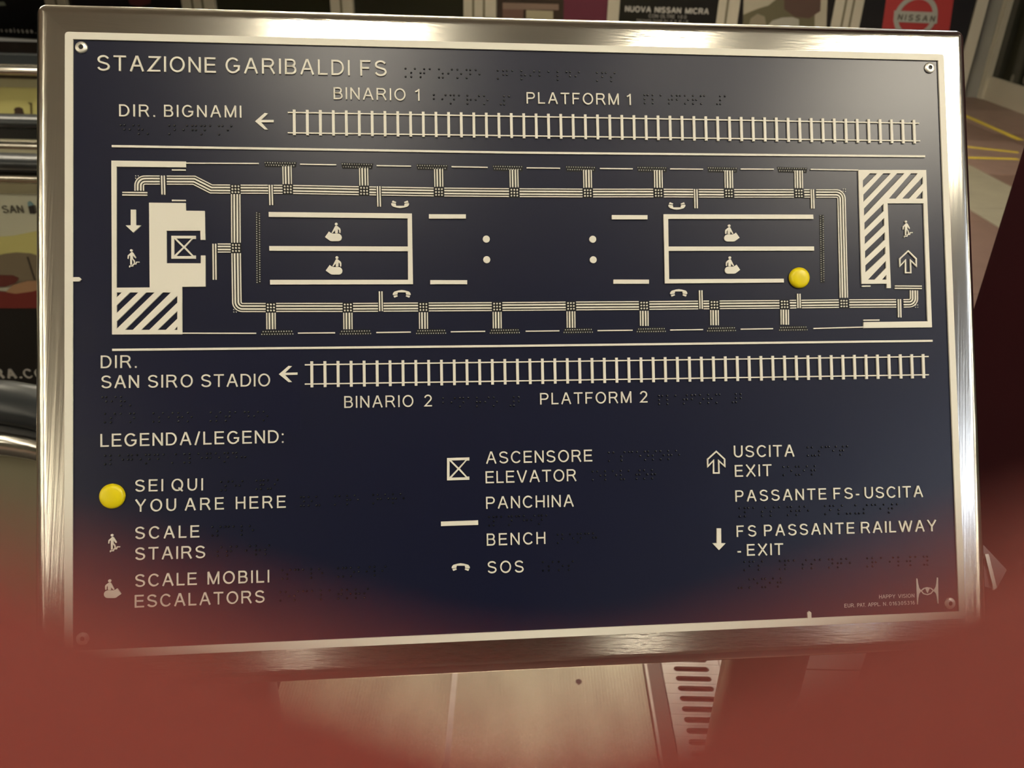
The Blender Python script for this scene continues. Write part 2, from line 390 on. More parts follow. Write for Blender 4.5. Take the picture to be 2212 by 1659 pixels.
rwall.prism(MB(), [rwall.rect(rx(2166), 0, 4.8, .24)], -.05, -.02).build('door_rail', M['alu'], wall_right)
for x in (2176, 2204):  # small reflections in the door glass, painted on as flat grey ovals
    c = rwall.px(x, 171); rwall.prism(MB(), [circ(c, .035, 12, .05)], -.05, -.048).build('glass_reflection', M['ink_grey'], wall_right)

# burgundy column on the right
ca = nrm(ray(2160, 485)[:2]) * 1.16
cz = V3(ca[0], ca[1], 0) / np.linalg.norm(ca); cxx = V3(cz[1], -cz[0], 0)
MB().box(V3(ca[0], ca[1], 1.65) + cxx * .30 + cz * .25, .60, .5, 3.3, cxx, cz).build('column', M['burgundy'], kind='structure') 

# ------------------------------------------------------------------ escalators on the left
def balustrade(Y, zt, label, x0, x1, poster=True, newel=False, hr=.024, y_back=.3):
    e = empty('escalator_balustrade', (x1 - .5, Y, 0), label=label, category='escalator', group='escalator balustrades beyond the left edge of the sign')
    R = .36
    if newel:
        cx = x1; pts = [(x, Y, zt) for x in np.linspace(x0, cx, 12)[:-1]] + [(cx + R * math.sin(a), Y, zt - R + R * math.cos(a)) for a in np.linspace(0, math.pi, 28)] + [(cx - .5, Y, zt - 2 * R)]
        inn = [(x, Y, zt - .066) for x in np.linspace(x0, cx, 12)[:-1]] + [(cx + (R - .066) * math.sin(a), Y, zt - R + (R - .066) * math.cos(a)) for a in np.linspace(0, math.pi, 28)] + [(cx - .5, Y, zt - 2 * R + .066)]
        in2 = [(x, Y, zt - .034) for x in np.linspace(x0, cx, 12)[:-1]] + [(cx + (R - .034) * math.sin(a), Y, zt - R + (R - .034) * math.cos(a)) for a in np.linspace(0, math.pi, 28)]
    else:
        pts = [(x0, Y, zt), (x1, Y, zt)]; inn = [(x0, Y, zt - .06), (x1, Y, zt - .06)]; in2 = [(x0, Y, zt - .034), (x1, Y, zt - .034)]
    MB().tube(pts, hr, 20, .040).build('handrail', M['rubber'], e, label='black rubber handrail')
    MB().tube(in2, .014, 14, .030).build('handrail_guide', M['black'], e)
    MB().tube(inn, .029, 20, .03).build('rail_tube', M['steel'], e)
    if newel:
        n = 28; v = []
        for yy in (Y - .008, Y + .008):
            v += [(x0, yy, .05), (x0, yy, zt - .09)] + [(x1 + (R - .09) * math.sin(a), yy, zt - R + (R - .09) * math.cos(a)) for a in np.linspace(0, math.pi, n)] + [(x1 - .45, yy, .05)]
        k = len(v) // 2
        MB().add(v, [tuple(range(k)), tuple(range(2 * k - 1, k - 1, -1))] + [(i, (i + 1) % k, k + (i + 1) % k, k + i) for i in range(k)]).build('side_panel', M['skirt'], e)
    return e
def Zat(Y, py, px=40):
    d = ray(px, py); return CAM[2] + d[2] * Y / d[1]
def Xat(Y, px, py):
    d = ray(px, py); return d[0] * Y / d[1]
YA = 1.08
eA = balustrade(YA, Zat(YA, 866, 20), 'nearest escalator handrail, curving down beside the lower left of the sign', -3.2, Xat(YA, -42, 870), newel=True, hr=.030)
def band(e, Y, y0, y1, name, m, d0, d1, x0=-7, x1=-.2, label=None):
    za, zb = Zat(Y, y0), Zat(Y, y1)
    o = MB().box(((x0 + x1) / 2, Y + (d0 + d1) / 2, (za + zb) / 2), x1 - x0, d1 - d0, za - zb).build(name, M[m] if isinstance(m, str) else m, e)
    if label: o['label'] = label
    return o
# middle escalator: near side with an advertising panel, far side handrail behind
YB = 2.33
eB = empty('escalator_balustrade', (-1.6, YB, 0), label='middle escalator side with steel deck above a bright advertising panel', category='escalator', group='escalator balustrades beyond the left edge of the sign')
zb = Zat(YB, 349)
MB().tube([(-7, YB, zb), (-.2, YB, zb)], .022, 18, .04).build('handrail', M['rubber'], eB)
band(eB, YB, 358, 368, 'handrail_guide', 'black', -.02, .03)
z1 = Zat(YB, 366); z2 = Zat(YB, 419)
MB().tube([(-7, YB + .01, z1 - .022), (-.2, YB + .01, z1 - .022)], .02, 16, .035).build('deck_tube', M['steel'], eB)
MB().box((-3.6, YB + .03, (z1 - .03 + z2) / 2), 6.8, .05, z1 - z2 - .03).build('deck_plate', M['steel'], eB)
adp = Plane(V3(0, YB, 0), V3(1, 0, 0), V3(0, 0, 1))
mcream = mat('poster_sky', (.50, .50, .38), .45, var=((.6, .6, 2.5), .12))
zz = Zat(YB, 660)
pB = adp.prism(MB(), [adp.rect(-7, zz, -.2, z2)], -.05, -.02).build('advert_panel', mcream, eB, label='pale poster with a dark red car and grey lettering')
adp.prism(MB(), [adp.rect(-7, .03, -.2, zz)], -.05, -.02).build('advert_strip', M['black'], eB, label='black strip with white lettering')
patch(pB, 'poster_patch', [(-80, 520), (20, 514), (90, 500), (90, 556), (-80, 556)], (.50, .47, .17), -.02, -.016, adp)
patch(pB, 'poster_patch', [(-70, 575), (-30, 560), (4, 552), (30, 549), (60, 551), (90, 560), (90, 612), (-70, 612)], (.17, .135, .085), -.02, -.013, adp)
patch(pB, 'poster_patch', [(53, 558), (56, 558), (72, 608), (69, 608)], (.03, .022, .015), -.014, -.011, adp)
patch(pB, 'poster_patch', [(-70, 597), (22, 598), (36, 604), (30, 614), (8, 622), (-70, 625)], (.11, .018, .012), -.014, -.010, adp)
patch(pB, 'poster_patch', [(10, 632), (24, 618), (56, 610), (110, 610), (110, 646), (10, 646)], (.34, .19, .10), -.014, -.0085, adp)
patch(pB, 'poster_patch', [(-90, 625), (6, 633), (30, 637), (66, 632), (110, 620), (110, 668), (-90, 668)], (.15, .014, .010), -.014, -.007, adp)
mb = MB(); line_px(adp, mb, [('SAN', 0, 45)], 0, 464, 45, 464, 16, -.02, -.016, .10)
mb.build('lettering', M['ink_grey'], pB)
mb = MB(); line_px(adp, mb, [('In', 71, 92)], 60, 464, 92, 464, 16, -.02, -.016, .18)
mb.build('lettering', M['ink_grey'], pB)
patch(pB, 'poster_patch', [(55, 449), (66, 447), (69, 465), (59, 465)], (.018, .014, .012), -.02, -.014, adp)
patch(pB, 'poster_patch', [(54, 440), (57, 438), (66, 446), (55, 449)], (.16, .28, .30), -.02, -.014, adp)
mb = MB(); line_px(adp, mb, [('RA.', -14, 41)], -14, 822, 70, 822, 19, -.019, -.015, .20)
mb.build('lettering', M['ink_white'], eB)
mb = MB(); line_px(adp, mb, [('CO', 48, 92)], 48, 822, 92, 822, 19, -.019, -.015, .12)
mb.build('lettering', M['ink_white'], eB)
# its far side
YB2 = 2.95
zb = Zat(YB2, 262)
MB().tube([(-8, YB2, zb), (-.3, YB2, zb)], .024, 18, .04).build('handrail', M['rubber'], eB)
band(eB, YB2, 274, 298, 'handrail_guide', 'black', -.02, .03)
band(eB, YB2, 298, 331, 'deck_plate', 'steel', -.01, .04)
MB().tube([(-8, YB2 - .02, Zat(YB2, 312)), (-.3, YB2 - .02, Zat(YB2, 312))], .012, 16, .012).build('deck_tube', M['steel'], eB)
band(eB, YB2, 331, 520, 'inner_skirt', 'dark_steel', .0, .03)
# far escalator
YC = 4.4
eC = empty('escalator_balustrade', (-2.8, YC, 0), label='farthest escalator side with a yellow sky poster and black handrail', category='escalator', group='escalator balustrades beyond the left edge of the sign')
band(eC, YC, 117, 137, 'handrail', 'rubber', -.03, .03, -9, -.5)
MB().tube([(-9, YC - .04, Zat(YC, 150)), (-.5, YC - .04, Zat(YC, 150))], .022, 14, .03).build('deck_tube', M['steel'], eC)
band(eC, YC, 137, 168, 'deck_plate', 'steel', -.02, .04, -9, -.5)
adc = Plane(V3(0, YC, 0), V3(1, 0, 0), V3(0, 0, 1))
pC = adc.prism(MB(), [adc.rect(-9, .03, -.5, Zat(YC, 168))], -.05, 0).build('advert_panel', mat('poster_yellow_sky', (.44, .42, .15), .5), eC, label='yellow sky poster with small dark silhouettes')
patch(pC, 'poster_patch', [(-90, 168), (90, 168), (90, 190), (-90, 186)], (.36, .35, .20), 0, .003, adc)
patch(pC, 'silhouette', [(31, 256), (33, 240), (31, 236), (35, 232), (42, 231), (49, 234), (51, 242), (53, 248), (60, 256)], (.035, .018, .006), 0, .006, adc)
patch(pC, 'silhouette', [(-10, 256), (-6, 248), (6, 247), (12, 256)], (.02, .02, .015), 0, .006, adc)
patch(pC, 'silhouette', [(67, 256), (66, 226), (61, 221), (69, 222), (70, 256)], (.09, .07, .02), 0, .005, adc)
patch(pC, 'poster_patch', [(-90, 253), (90, 253), (90, 285), (-90, 285)], (.05, .05, .045), 0, .007, adc)

# ------------------------------------------------------------------ floor plates and grille under the sign
lp0 = floor_pl.px(607, 1477); lp1 = floor_pl.px(1387, 1438); lj = floor_pl.px(983, 1456)
xl, xr, xj = lp0[0], lp1[0], lj[0]
lan = empty('landing_plate', (xj, 1.2, 0), label='ribbed steel landing plate on the floor under the sign', category='floor plate')
def ribbed(x0, x1, y0, y1):
    mb = MB(); mb.box(((x0 + x1) / 2, (y0 + y1) / 2, .003), x1 - x0, y1 - y0, .004)
    o = mb.build('plate', M['plate_steel'], lan)
    n = int((x1 - x0) / .0072); w = (x1 - x0) / n; mb = MB()
    for k in range(n):
        c = x0 + (k + .5) * w
        mb.add([(c - .0022, y0, .005), (c - .0012, y0, .0066), (c + .0012, y0, .0066), (c + .0022, y0, .005), (c - .0022, y1, .005), (c - .0012, y1, .0066), (c + .0012, y1, .0066), (c + .0022, y1, .005)],
               [(0, 1, 5, 4), (1, 2, 6, 5), (2, 3, 7, 6), (0, 3, 2, 1)])
    r = mb.build('ribs', M['plate_steel'], o, kind='stuff')
    return o
ribbed(xl, xj - .006, .75, 2.2); rp = ribbed(xj + .006, xr, .75, 2.2)
MB().box((xj, 1.475, .0045), .012, 1.45, .006).build('joint_bar', M['grille'], lan)
hc = floor_pl.px(1250, 1473, .0066)
MB().add([(*circ(hc, .007, 14)[k], .0072) for k in range(14)], [tuple(range(14))]).build('lifting_hole', M['black'], lan)
MB().box((xr + .022, 1.475, .004), .040, 1.45, .006).build('edge_bar', M['dark_steel'], lan)
MB().box((xr + .006, 1.475, .008), .006, 1.45, .01).build('edge_lip', M['grille'], lan)
g0 = xr + .044
gr = empty('drain_grille', (g0 + .07, 1.2, 0), label='slotted metal drain grille between the landing plate and the sign post', category='grille')
gw = .135
gp = Plane(V3(g0, 0, 0), V3(1, 0, 0), V3(0, 1, 0))
y = .80; k = 0; pitch = .0285
MB().box((g0 + gw / 2, 1.24, -.0008), gw, .9, .001).build('drain_channel', M['black'], gr)
while y < 1.66:
    sl = arc(.034, y + pitch / 2, .0075, .0075, 90, 270, 6) + arc(gw - .034, y + pitch / 2, .0075, .0075, -90, 90, 6)
    gp.prism(MB(), [gp.rect(0, y + .0003, gw, y + pitch - .0003), sl], .001, .009).build('slat', M['grille'], gr)
    y += pitch
MB().box((g0 + gw + .006, 1.24, .004), .010, .9, .012).build('side_rail', M['grille'], gr)

# ------------------------------------------------------------------ the sign
t_c = V3(-0.28764658, -0.22583446, 0.54674113)
r1 = nrm(V3(.99496267, -.01511419, .09910017)); r2 = V3(.01887293, .99913327, -.03710155)
SP = Plane(CAM + RW @ t_c, RW @ r1, -(RW @ r2))              # x right, y up, height towards the viewer; origin inner top left
PW, PH = .600, .39643
mm = .001
bl = SP.P((PW / 2, -PH / 2))
sign = empty('information_sign', (bl[0], .50, 0), label='navy tactile station map with cream lettering in a steel frame on two posts', category='sign')

# frame silhouette in plate coordinates, at the height of the frame face
hf = -.0035
def ux_(pts): return float(np.mean([SP.px(x, y, hf - .006)[0] for x, y in pts]))
def uy_(pts): return float(np.mean([SP.px(x, y, hf - .006)[1] for x, y in pts]))
fx0 = ux_([(79, 300), (75, 840), (76, 1000)]); fx1 = ux_([(2086, 200), (2104, 700), (2112, 860), (2121, 1060)])
fy1 = uy_([(300, 14), (700, 21), (1300, 43), (1800, 59)]); fy0 = uy_([(600, 1477), (1000, 1456), (1380, 1437), (1880, 1409)])
def rrect(x0, y0, x1, y1, r, n=6):
    return arc(x1 - r, y1 - r, r, r, 0, 90, n) + arc(x0 + r, y1 - r, r, r, 90, 180, n) + arc(x0 + r, y0 + r, r, r, 180, 270, n) + arc(x1 - r, y0 + r, r, r, 270, 360, n)
prof = [(.0290, hf - .004), (.0290, hf), (.0100, hf)]                       # (inset, height): inner lip, flat face, rolled edge
prof += [(.0088 - .0088 * math.sin(a) + .0002, hf - .0088 + .0088 * math.cos(a)) for a in np.linspace(.12, math.pi / 2, 9)]
prof += [(0, hf - .028), (.003, hf - .031), (.03, hf - .031)]
n = 28; rings = []
for ins, hh in prof:
    r = max(.0075 - ins, .0012)
    rings.append([SP.P(q, hh) for q in rrect(fx0 + ins, fy0 + ins, fx1 - ins, fy1 - ins, r)])
for k0, nm_, mt, lb in ((3, 'frame_rail', 'steel', 'top rail of the brushed steel frame'), (10, 'frame_stile', 'steel_v', 'left stile of the brushed steel frame'), (17, 'frame_rail', 'steel', 'bottom rail of the brushed steel frame'), (24, 'frame_stile', 'steel_v', 'right stile of the brushed steel frame')):
    mb = MB(); mb.smooth = True
    mb.add([rg[(k0 + j) % n] for rg in rings for j in range(8)], [(i * 8 + j, (i + 1) * 8 + j, (i + 1) * 8 + j + 1, i * 8 + j + 1) for i in range(len(prof) - 1) for j in range(7)])
    mb.build(nm_, M[mt], sign, label=lb)
SP.prism(MB(), [SP.rect(fx0 + .02, fy0 + .02, fx1 - .02, fy1 - .02)], hf - .030, hf - .006).build('back_box', M['dark_steel'], sign)

# plate and raised border
bo = [SP.px(141.5, 71.5)[0], SP.px(141, 1424)[1], SP.px(2050, 500)[0], SP.px(142, 71)[1]]
bx0 = float(np.mean([SP.px(x, y)[0] for x, y in ((142, 200), (140.5, 840))])); bx1 = float(np.mean([SP.px(x, y)[0] for x, y in ((2064, 840), (2084.7, 1336))]))
by1 = float(np.mean([SP.px(x, y)[1] for x, y in ((142, 71), (600, 81))])); by0 = float(np.mean([SP.px(x, y)[1] for x, y in ((600, 1406), (1212, 1371), (2084, 1336))]))
SP.prism(MB(), [rrect(bx0, by0, bx1, by1, .002)], -.0034, 0).build('map_plate', M['plate'], sign, label='navy blue plate')
outer = rrect(bx0, by0, bx1, by1, .0022)
inner = [(0, -PH), (PW, -PH), (PW, 0), (0, 0)]
tb = SP.px(1747, 1320)[0]; tl = SP.px(158, 604)[1]
inner = [(0, -PH), (tb - .0013, -PH)] + [(tb - .0013, -PH + .0038), (tb, -PH + .0048), (tb + .0013, -PH + .0038)] + [(tb + .0013, -PH), (PW, -PH), (PW, 0), (0, 0), (0, tl + .0014)] + [(.0040, tl + .0014), (.0053, tl), (.0040, tl - .0014)] + [(0, tl - .0014)]
SP.prism(MB(), [outer, inner], .0, .0012).build('plate_border', M['white'], sign, label='raised cream border line with two small location notches')
# strip insert with fine seams
i0 = SP.px(161, 762); i1 = SP.px(650, 930)
SP.prism(MB(), [SP.rect(i0[0], i1[1], i1[0], i0[1])], 0, .00012).build('insert_strip', M['insert'], sign)

# faintly etched dark ground around letters
RZ = .0010
def ground(x0, y0, x1, y1): 
    a = SP.px(x0, y0); b = SP.px(x1, y0); c = SP.px(x1, y1); d = SP.px(x0, y1)
    return [a, b, c, d]
def txt(words, x0, y0, x1, y1, cap, label=None, h=RZ, sw=.114, m='white'):
    mb = MB(); line_px(SP, mb, words, x0, y0, x1, y1, cap, 0, h, sw)
    o = mb.build('lettering', M[m], sign)
    if label: o['label'] = label
txt([('STAZIONE', 211, 467), ('GARIBALDI', 488, 756), ('FS', 778.6, 835.6)], 211, 153.5, 835, 165.5, 33.5)
txt([('BINARIO', 721, 876.3), ('1', 897, 911)], 721, 215.3, 911, 219, 26)
txt([('PLATFORM', 1137.4, 1336.4), ('1', 1353.7, 1366)], 1137, 224.6, 1366, 228, 24.6)
txt([('DIR.', 258.4, 335.7), ('BIGNAMI', 355.3, 522)], 258, 252.4, 522, 255, 26)
txt([('DIR.', 218.7, 296)], 218, 795.6, 296, 794.6, 27.5)
txt([('SAN', 219.7, 301), ('SIRO', 320.4, 417), ('STADIO', 435, 584)], 219.7, 838.8, 584, 834.5, 27.5)
txt([('BINARIO', 744, 893.3), ('2', 916.3, 934.2)], 744, 881.3, 934, 878, 25.5)
txt([('PLATFORM', 1166.6, 1363.6), ('2', 1382, 1398.5)], 1166, 874, 1398, 869.6, 25)
txt([('LEGENDA', 218, 414), ('/', 421.5, 432), ('LEGEND:', 440, 613)], 218, 965.4, 613, 956.5, 28)
txt([('SEI', 292.8, 353), ('QUI', 371.4, 439)], 292, 1062, 439, 1059, 26)
txt([('YOU', 292.8, 381), ('ARE', 400, 484), ('HERE', 510, 617.6)], 292, 1105.5, 618, 1096.5, 26.5)
txt([('SCALE', 292.8, 431)], 292, 1164.2, 431, 1160.5, 26.5)
txt([('STAIRS', 292.8, 443.7)], 292, 1209.4, 444, 1205, 27)
txt([('SCALE', 292.8, 425.4), ('MOBILI', 449, 582)], 292, 1267.3, 582, 1257.5, 27)
txt([('ESCALATORS', 292, 572)], 292, 1312, 572, 1301, 27)
txt([('ASCENSORE', 1050, 1279)], 1050, 1001.6, 1279, 996.6, 26)
txt([('ELEVATOR', 1049, 1245)], 1049, 1044, 1245, 1038.8, 26)
txt([('PANCHINA', 1050, 1239)], 1050, 1099, 1239, 1094, 26)
txt([('BENCH', 1051.5, 1178)], 1051, 1178.5, 1179, 1174.5, 26)
txt([('SOS', 1053, 1131)], 1053, 1238, 1131, 1236, 26)
txt([('USCITA', 1584.8, 1715)], 1585, 988, 1715, 986, 25.5)
txt([('EXIT', 1587, 1666)], 1587, 1030, 1666, 1028, 25.5)
txt([('PASSANTE', 1588, 1784), ('FS', 1799.8, 1841), ('-', 1848, 1859), ('USCITA', 1867, 1992.4)], 1588, 1083.6, 1992, 1073.4, 24.5)
txt([('FS', 1590.8, 1633), ('PASSANTE', 1649.8, 1844.6), ('RAILWAY', 1859.3, 2021.7)], 1590, 1159.6, 2021, 1147, 24.5)
txt([('-', 1592.6, 1603), ('EXIT', 1613, 1691)], 1592, 1200.8, 1691, 1198, 25)
txt([('HAPPY', 1899, 1934), ('VISION', 1940, 1975)], 1899, 1293, 1975, 1290.5, 8, 'fine grey print', .0002, .11, 'dot')
txt([('EUR.', 1824, 1847), ('PAT.', 1852, 1870), ('APPL.', 1875, 1902), ('N.', 1908, 1917), ('016305316', 1921, 1976)], 1824, 1312.5, 1976, 1305.5, 8, 'fine grey print', .0002, .11, 'dot')

# braille
BR = dict(a='1', b='12', c='14', d='145', e='15', f='124', g='1245', h='125', i='24', j='245', k='13', l='123', m='134', n='1345', o='135', p='1234', q='12345',
          r='1235', s='234', t='2345', u='136', v='1236', w='2456', x='1346', y='13456', z='1356')
BR.update({'^': '46', '#': '3456', '.': '3', '-': '36', '/': '34', ':': '25', ' ': ''})
def dome(mb, q, r, h, n=8):
    v = [SP.P((q[0] + r * c * math.cos(2 * math.pi * k / n), q[1] + r * c * math.sin(2 * math.pi * k / n)), hh) for c, hh in ((1, 0), (.72, h * .75)) for k in range(n)] + [SP.P(q, h)]
    mb.add(v, [(k, (k + 1) % n, n + (k + 1) % n, n + k) for k in range(n)] + [(n + k, n + (k + 1) % n, 2 * n) for k in range(n)]); mb.smooth = True
def braille(s, x0, y0, x1, y1, dy=9.3):
    """first dot row from (x0,y0) to (x1,y1)"""
    mb = MB(); a = SP.px(x0, y0); b = SP.px(x1, y1); u = nrm(b - a); w = np.array([u[1], -u[0]])
    adv = min(np.linalg.norm(b - a) / (len(s) - .58), .0068); pit = abs(SP.px(x0, y0 + dy)[1] - a[1]); pit = min(pit, .00285); dx = .40 * adv
    for i, c in enumerate(s):
        for d in BR[c]:
            k = int(d) - 1
            dome(mb, a + u * (i * adv + (k // 3) * dx) + w * ((k % 3) * pit), .00080, .0008)
    mb.build('braille', M['braille'], sign, kind='stuff')
braille('^stazione ^garibaldi ^fs', 868, 148, 1328, 158)
braille('binario #a', 937, 205, 1107, 208.5)
braille('platform #a', 1392, 205.5, 1573, 208)
braille('dir. ^bignami', 261, 270.5, 500, 272.5)
braille('dir.', 222, 858, 290, 857)
braille('^san ^siro ^stadio', 219, 894, 578, 889.5)
braille('^legenda/^legend:', 220, 984.5, 530, 978)
braille('^sei ^qui', 472, 1041, 600, 1036.5)
braille('you ^are ^here', 650, 1074, 872, 1067)
braille('^scale', 452, 1138.5, 547, 1136)
braille('stairs', 470, 1182, 582, 1178)
braille('^scale ^mobili', 603, 1232, 833, 1223.5)
braille('^escalators', 598, 1279, 795, 1272)
braille('binario #b', 957, 860.5, 1128, 858)
braille('platform #b', 1423, 855.5, 1607, 851)
braille('^ascensore', 1308, 978, 1467, 973.5)
braille('^elevator', 1273, 1019, 1415, 1015.5)
braille('^panchina', 1050, 1117, 1187, 1113)
braille('^bench', 1198, 1155, 1288, 1152)
braille('^sos', 1164, 1214.5, 1262, 1212)
braille('^uscita', 1738, 967, 1836, 964)
braille('^exit', 1685, 1009, 1760, 1007)
braille('^passante ^fs-uscita', 1590, 1098, 1945, 1089)
braille('^fs ^passante ^railway', 1600, 1214, 2003, 1202)
braille('-^exit', 1595, 1252, 1687, 1249)

# tracks: two rails, sleepers one by one
def track(ra, rb, sa, sb, n, upper_ext):
    mb = MB()
    for (x0, y0, x1, y1) in (ra, rb):
        SP.ribbon(mb, [SP.px(x0, y0), SP.px(x1, y1)], .00085, 0, RZ)
    o = mb.build('railway_track', M['white'], sign, label=upper_ext)
    a0, a1 = SP.px(sa[0], sa[1]), SP.px(sa[0] + sa[3], sa[2]); b0, b1 = SP.px(sb[0], sb[1]), SP.px(sb[0] + sb[3], sb[2])
    L = abs(a0[1] - a1[1]); me = None
    for k in range(n):
        c = (a0 + a1) / 2 * (1 - k / (n - 1)) + (b0 + b1) / 2 * k / (n - 1)
        if me is None:
            m2 = MB(); SP0 = SP.O.copy()
            SP.O = V3(0, 0, 0); SP.prism(m2, [SP.rect(-.0009, -L / 2, .0009, L / 2)], -.0002, RZ + .0002); SP.O = SP0
            me = m2.mesh('sleeper', M['white'])
        s = bpy.data.objects.new('sleeper', me); scene.collection.objects.link(s); s.parent = o
        s.location = tuple(SP.P(c) - np.array(sign['_b']))
track((622, 243.8, 1984, 267.3), (622, 287.8, 1986, 305.3), (635.7, 238, 293, 1), (1972.5, 260, 311, 2), 52, 'upper railway track drawn as a ladder')
track((658.8, 788.2, 2004.5, 770.3), (658.8, 829.8, 2005, 809.6), (673.5, 780.7, 836.7, 1), (1992.5, 764.4, 817.7, 1.5), 51, 'lower railway track drawn as a ladder')

def rib(name, segs, w, label=None, h=RZ, m='white'):
    mb = MB()
    for s in segs: SP.ribbon(mb, [SP.px(*p) for p in s], w, 0, h)
    o = mb.build(name, M[m], sign)
    if label: o['label'] = label
    return o
rib('platform_edge', [[(242.4, 316.5), (1110, 330.5), (1997, 338.6)]], .00145)
rib('platform_edge', [[(243.4, 756), (1100, 747.5), (2013, 736.4)]], .00145)
for s in (((402, 353.2), (559.5, 354)), ((648.6, 355.5), (726.6, 357)), ((813.6, 358.6), (888, 359.8)), ((975.3, 361), (1053.3, 362.4)), ((1137.4, 363.4), (1209.6, 364.2)), ((1295.4, 364.8), (1366.3, 365.6)), ((1447, 365.6), (1518, 366.3)), ((1599.3, 366), (1670.5, 366.4)), ((1750, 366.6), (1853, 368.3)),
          ((394.4, 720), (553.6, 720.3)), ((644, 719.8), (724, 719.2)), ((813, 718.6), (887.5, 717.6)), ((973.6, 717), (1048, 716)), ((1135.3, 715.8), (1208, 714.9)), ((1290.6, 714.5), (1366, 713.6)), ((1447, 713.2), (1518, 712.2)), ((1599.3, 711.4), (1668.8, 710.3)), ((1756, 709.8), (1863.8, 706.8))):
    rib('edge_dash', [s], .0008)
# dotted warning blocks
def dots(rows, r, h=.0009, name='dot_strip', n6=6):
    mb = MB()
    for (a, b, n, off) in rows:
        p, q = SP.px(*a), SP.px(*b)
        for k in range(n): dome(mb, p + (q - p) * (k / (n - 1) if n > 1 else 0), r, h, n6)
    return mb.build(name, M['dot'], sign, kind='stuff')
def wellq(pts, name='etched_ground'):
    SP.prism(MB(), [[SP.px(*p) for p in pts]], 0, .00006).build(name, M['well'], sign)
for x0, x1, y0, y1 in ((571, 638, 351.5, 357), (737.5, 803, 354.5, 360.5), (900, 965, 357.5, 363), (1064, 1127.5, 359.5, 365), (1222, 1284.5, 361, 366.5), (1376, 1438.5, 362, 367.5), (1528, 1590.5, 363, 368.5), (1679, 1741, 363.5, 369)):
    wellq([(x0 - 1, y0 - 3), (x1 + 3, y0 - 1), (x1 + 1, y1 + 5), (x0 + 2, y1 + 4)])
    dots([((x0 + 2, y0), (x1 - 1, y0 + 1.2), 13, 0), ((x0 + 4.5, y1), (x1 - 3.5, y1 + 1.2), 12, 0)], .00043)
for x0, x1, y0 in ((565, 633, 716.5), (734.6, 801, 715.8), (899.5, 963, 714.8), (1058.5, 1122, 713.8), (1218, 1280, 712.6), (1376, 1437.5, 711), (1528, 1589, 709.2), (1683, 1743.5, 707.6)):
    wellq([(x0 + 1, y0 - 3), (x1 - 2, y0 - 4), (x1 + 1, y0 + 7), (x0 - 2, y0 + 8.5)])
    dots([((x0 + 3.5, y0), (x1 - 3, y0 - 1), 12, 0), ((x0 + .5, y0 + 5.7), (x1 - .5, y0 + 4.9), 13, 0)], .00043)
for xs, y0, y1 in (((554.5, 560.5), 460, 610), ((1772, 1777.5), 466, 608)):
    dxs = 1.8 if xs[0] > 1000 else .8
    wellq([(xs[0] - 2.5, y0 - 2), (xs[1] + 2, y0 - 2), (xs[1] + 2 + dxs, y1 + 3), (xs[0] - 2 + dxs, y1 + 3)])
    dots([((xs[0], y0), (xs[0] + dxs, y1), 31, 0), ((xs[1], y0 + 2), (xs[1] + dxs, y1 - 2), 30, 0)], .00043)

# guidance path: four lines (thin, thick, thick, thin), broken at junctions
def offset(pts, d):
    out = []
    for i, p in enumerate(pts):
        d1 = nrm(p - pts[i - 1]) if i else nrm(pts[1] - p); d2 = nrm(pts[i + 1] - p) if i < len(pts) - 1 else d1
        n1 = np.array([-d1[1], d1[0]]); n2 = np.array([-d2[1], d2[0]]); m = nrm(n1 + n2)
        out.append(p + m * d / max(m.dot(n1), .4))
    return out
def fillet(pts, r=.0037):
    out = [pts[0]]
    for i in range(1, len(pts) - 1):
        a, b, c = pts[i - 1], pts[i], pts[i + 1]; u = nrm(a - b); v = nrm(c - b)
        ang = math.acos(max(-1, min(1, u.dot(v))))
        if ang > 2.3: out.append(b); continue
        t = r / math.tan(ang / 2); p = b + u * t; q = b + v * t
        cc = b + nrm(u + v) * r / math.sin(ang / 2)
        for k in range(8):
            w = p + (q - p) * k / 7; out.append(cc + nrm(w - cc) * r)
    return out + [pts[-1]]
def path(px_pts, kind=4, label=None):
    pts = fillet([SP.px(*p) for p in px_pts]); mb = MB()
    for d, w in (((-.00268, .00070), (-.00098, .00105), (.00098, .00105), (.00268, .00070)) if kind == 4 else ((-.00084, .00085), (.00084, .00085))):
        SP.ribbon(mb, offset(pts, d), w, .00006, RZ * .85)
    o = mb.build('guide_path' if kind == 4 else 'crossing_bar', M['white'], sign, kind='stuff')
    q = [offset(pts, .0034 if kind == 4 else .0019), offset(pts, -.0034 if kind == 4 else -.0019)]
    SP.prism(MB(), [[*q[0], *q[1][::-1]]], 0, .00005).build('etched_ground', M['well'], sign)
def junction(x, y):
    c = SP.px(x, y); mb = MB()
    s = .0033
    SP.prism(MB(), [SP.rect(c[0] - s, c[1] - s, c[0] + s, c[1] + s)], 0, .00007).build('etched_ground', M['well'], sign)
    for i in (-1, 0, 1):
        for j in (-1, 0, 1): SP.prism(mb, [circ((c[0] + i * .0020, c[1] + j * .0020), .00058, 8)], 0, RZ * .85)
    mb.build('junction_dots', M['white'], sign, kind='stuff')
def seg_path(J, bars, ends, yf, half=11.5, hb=6):
    """straight run split at junction and bar positions"""
    cuts = sorted([(j, half) for j in J] + [(b, hb) for b in bars])
    x = ends[0]
    for c, hh in cuts:
        if c - hh > x + 2: path([(x, yf(x)), (c - hh, yf(c - hh))])
        x = c + hh
    if ends[1] > x + 2: path([(x, yf(x)), (ends[1], yf(ends[1]))])
def interp(tab): 
    xs, ys = zip(*tab); return lambda x: float(np.interp(x, xs, ys))
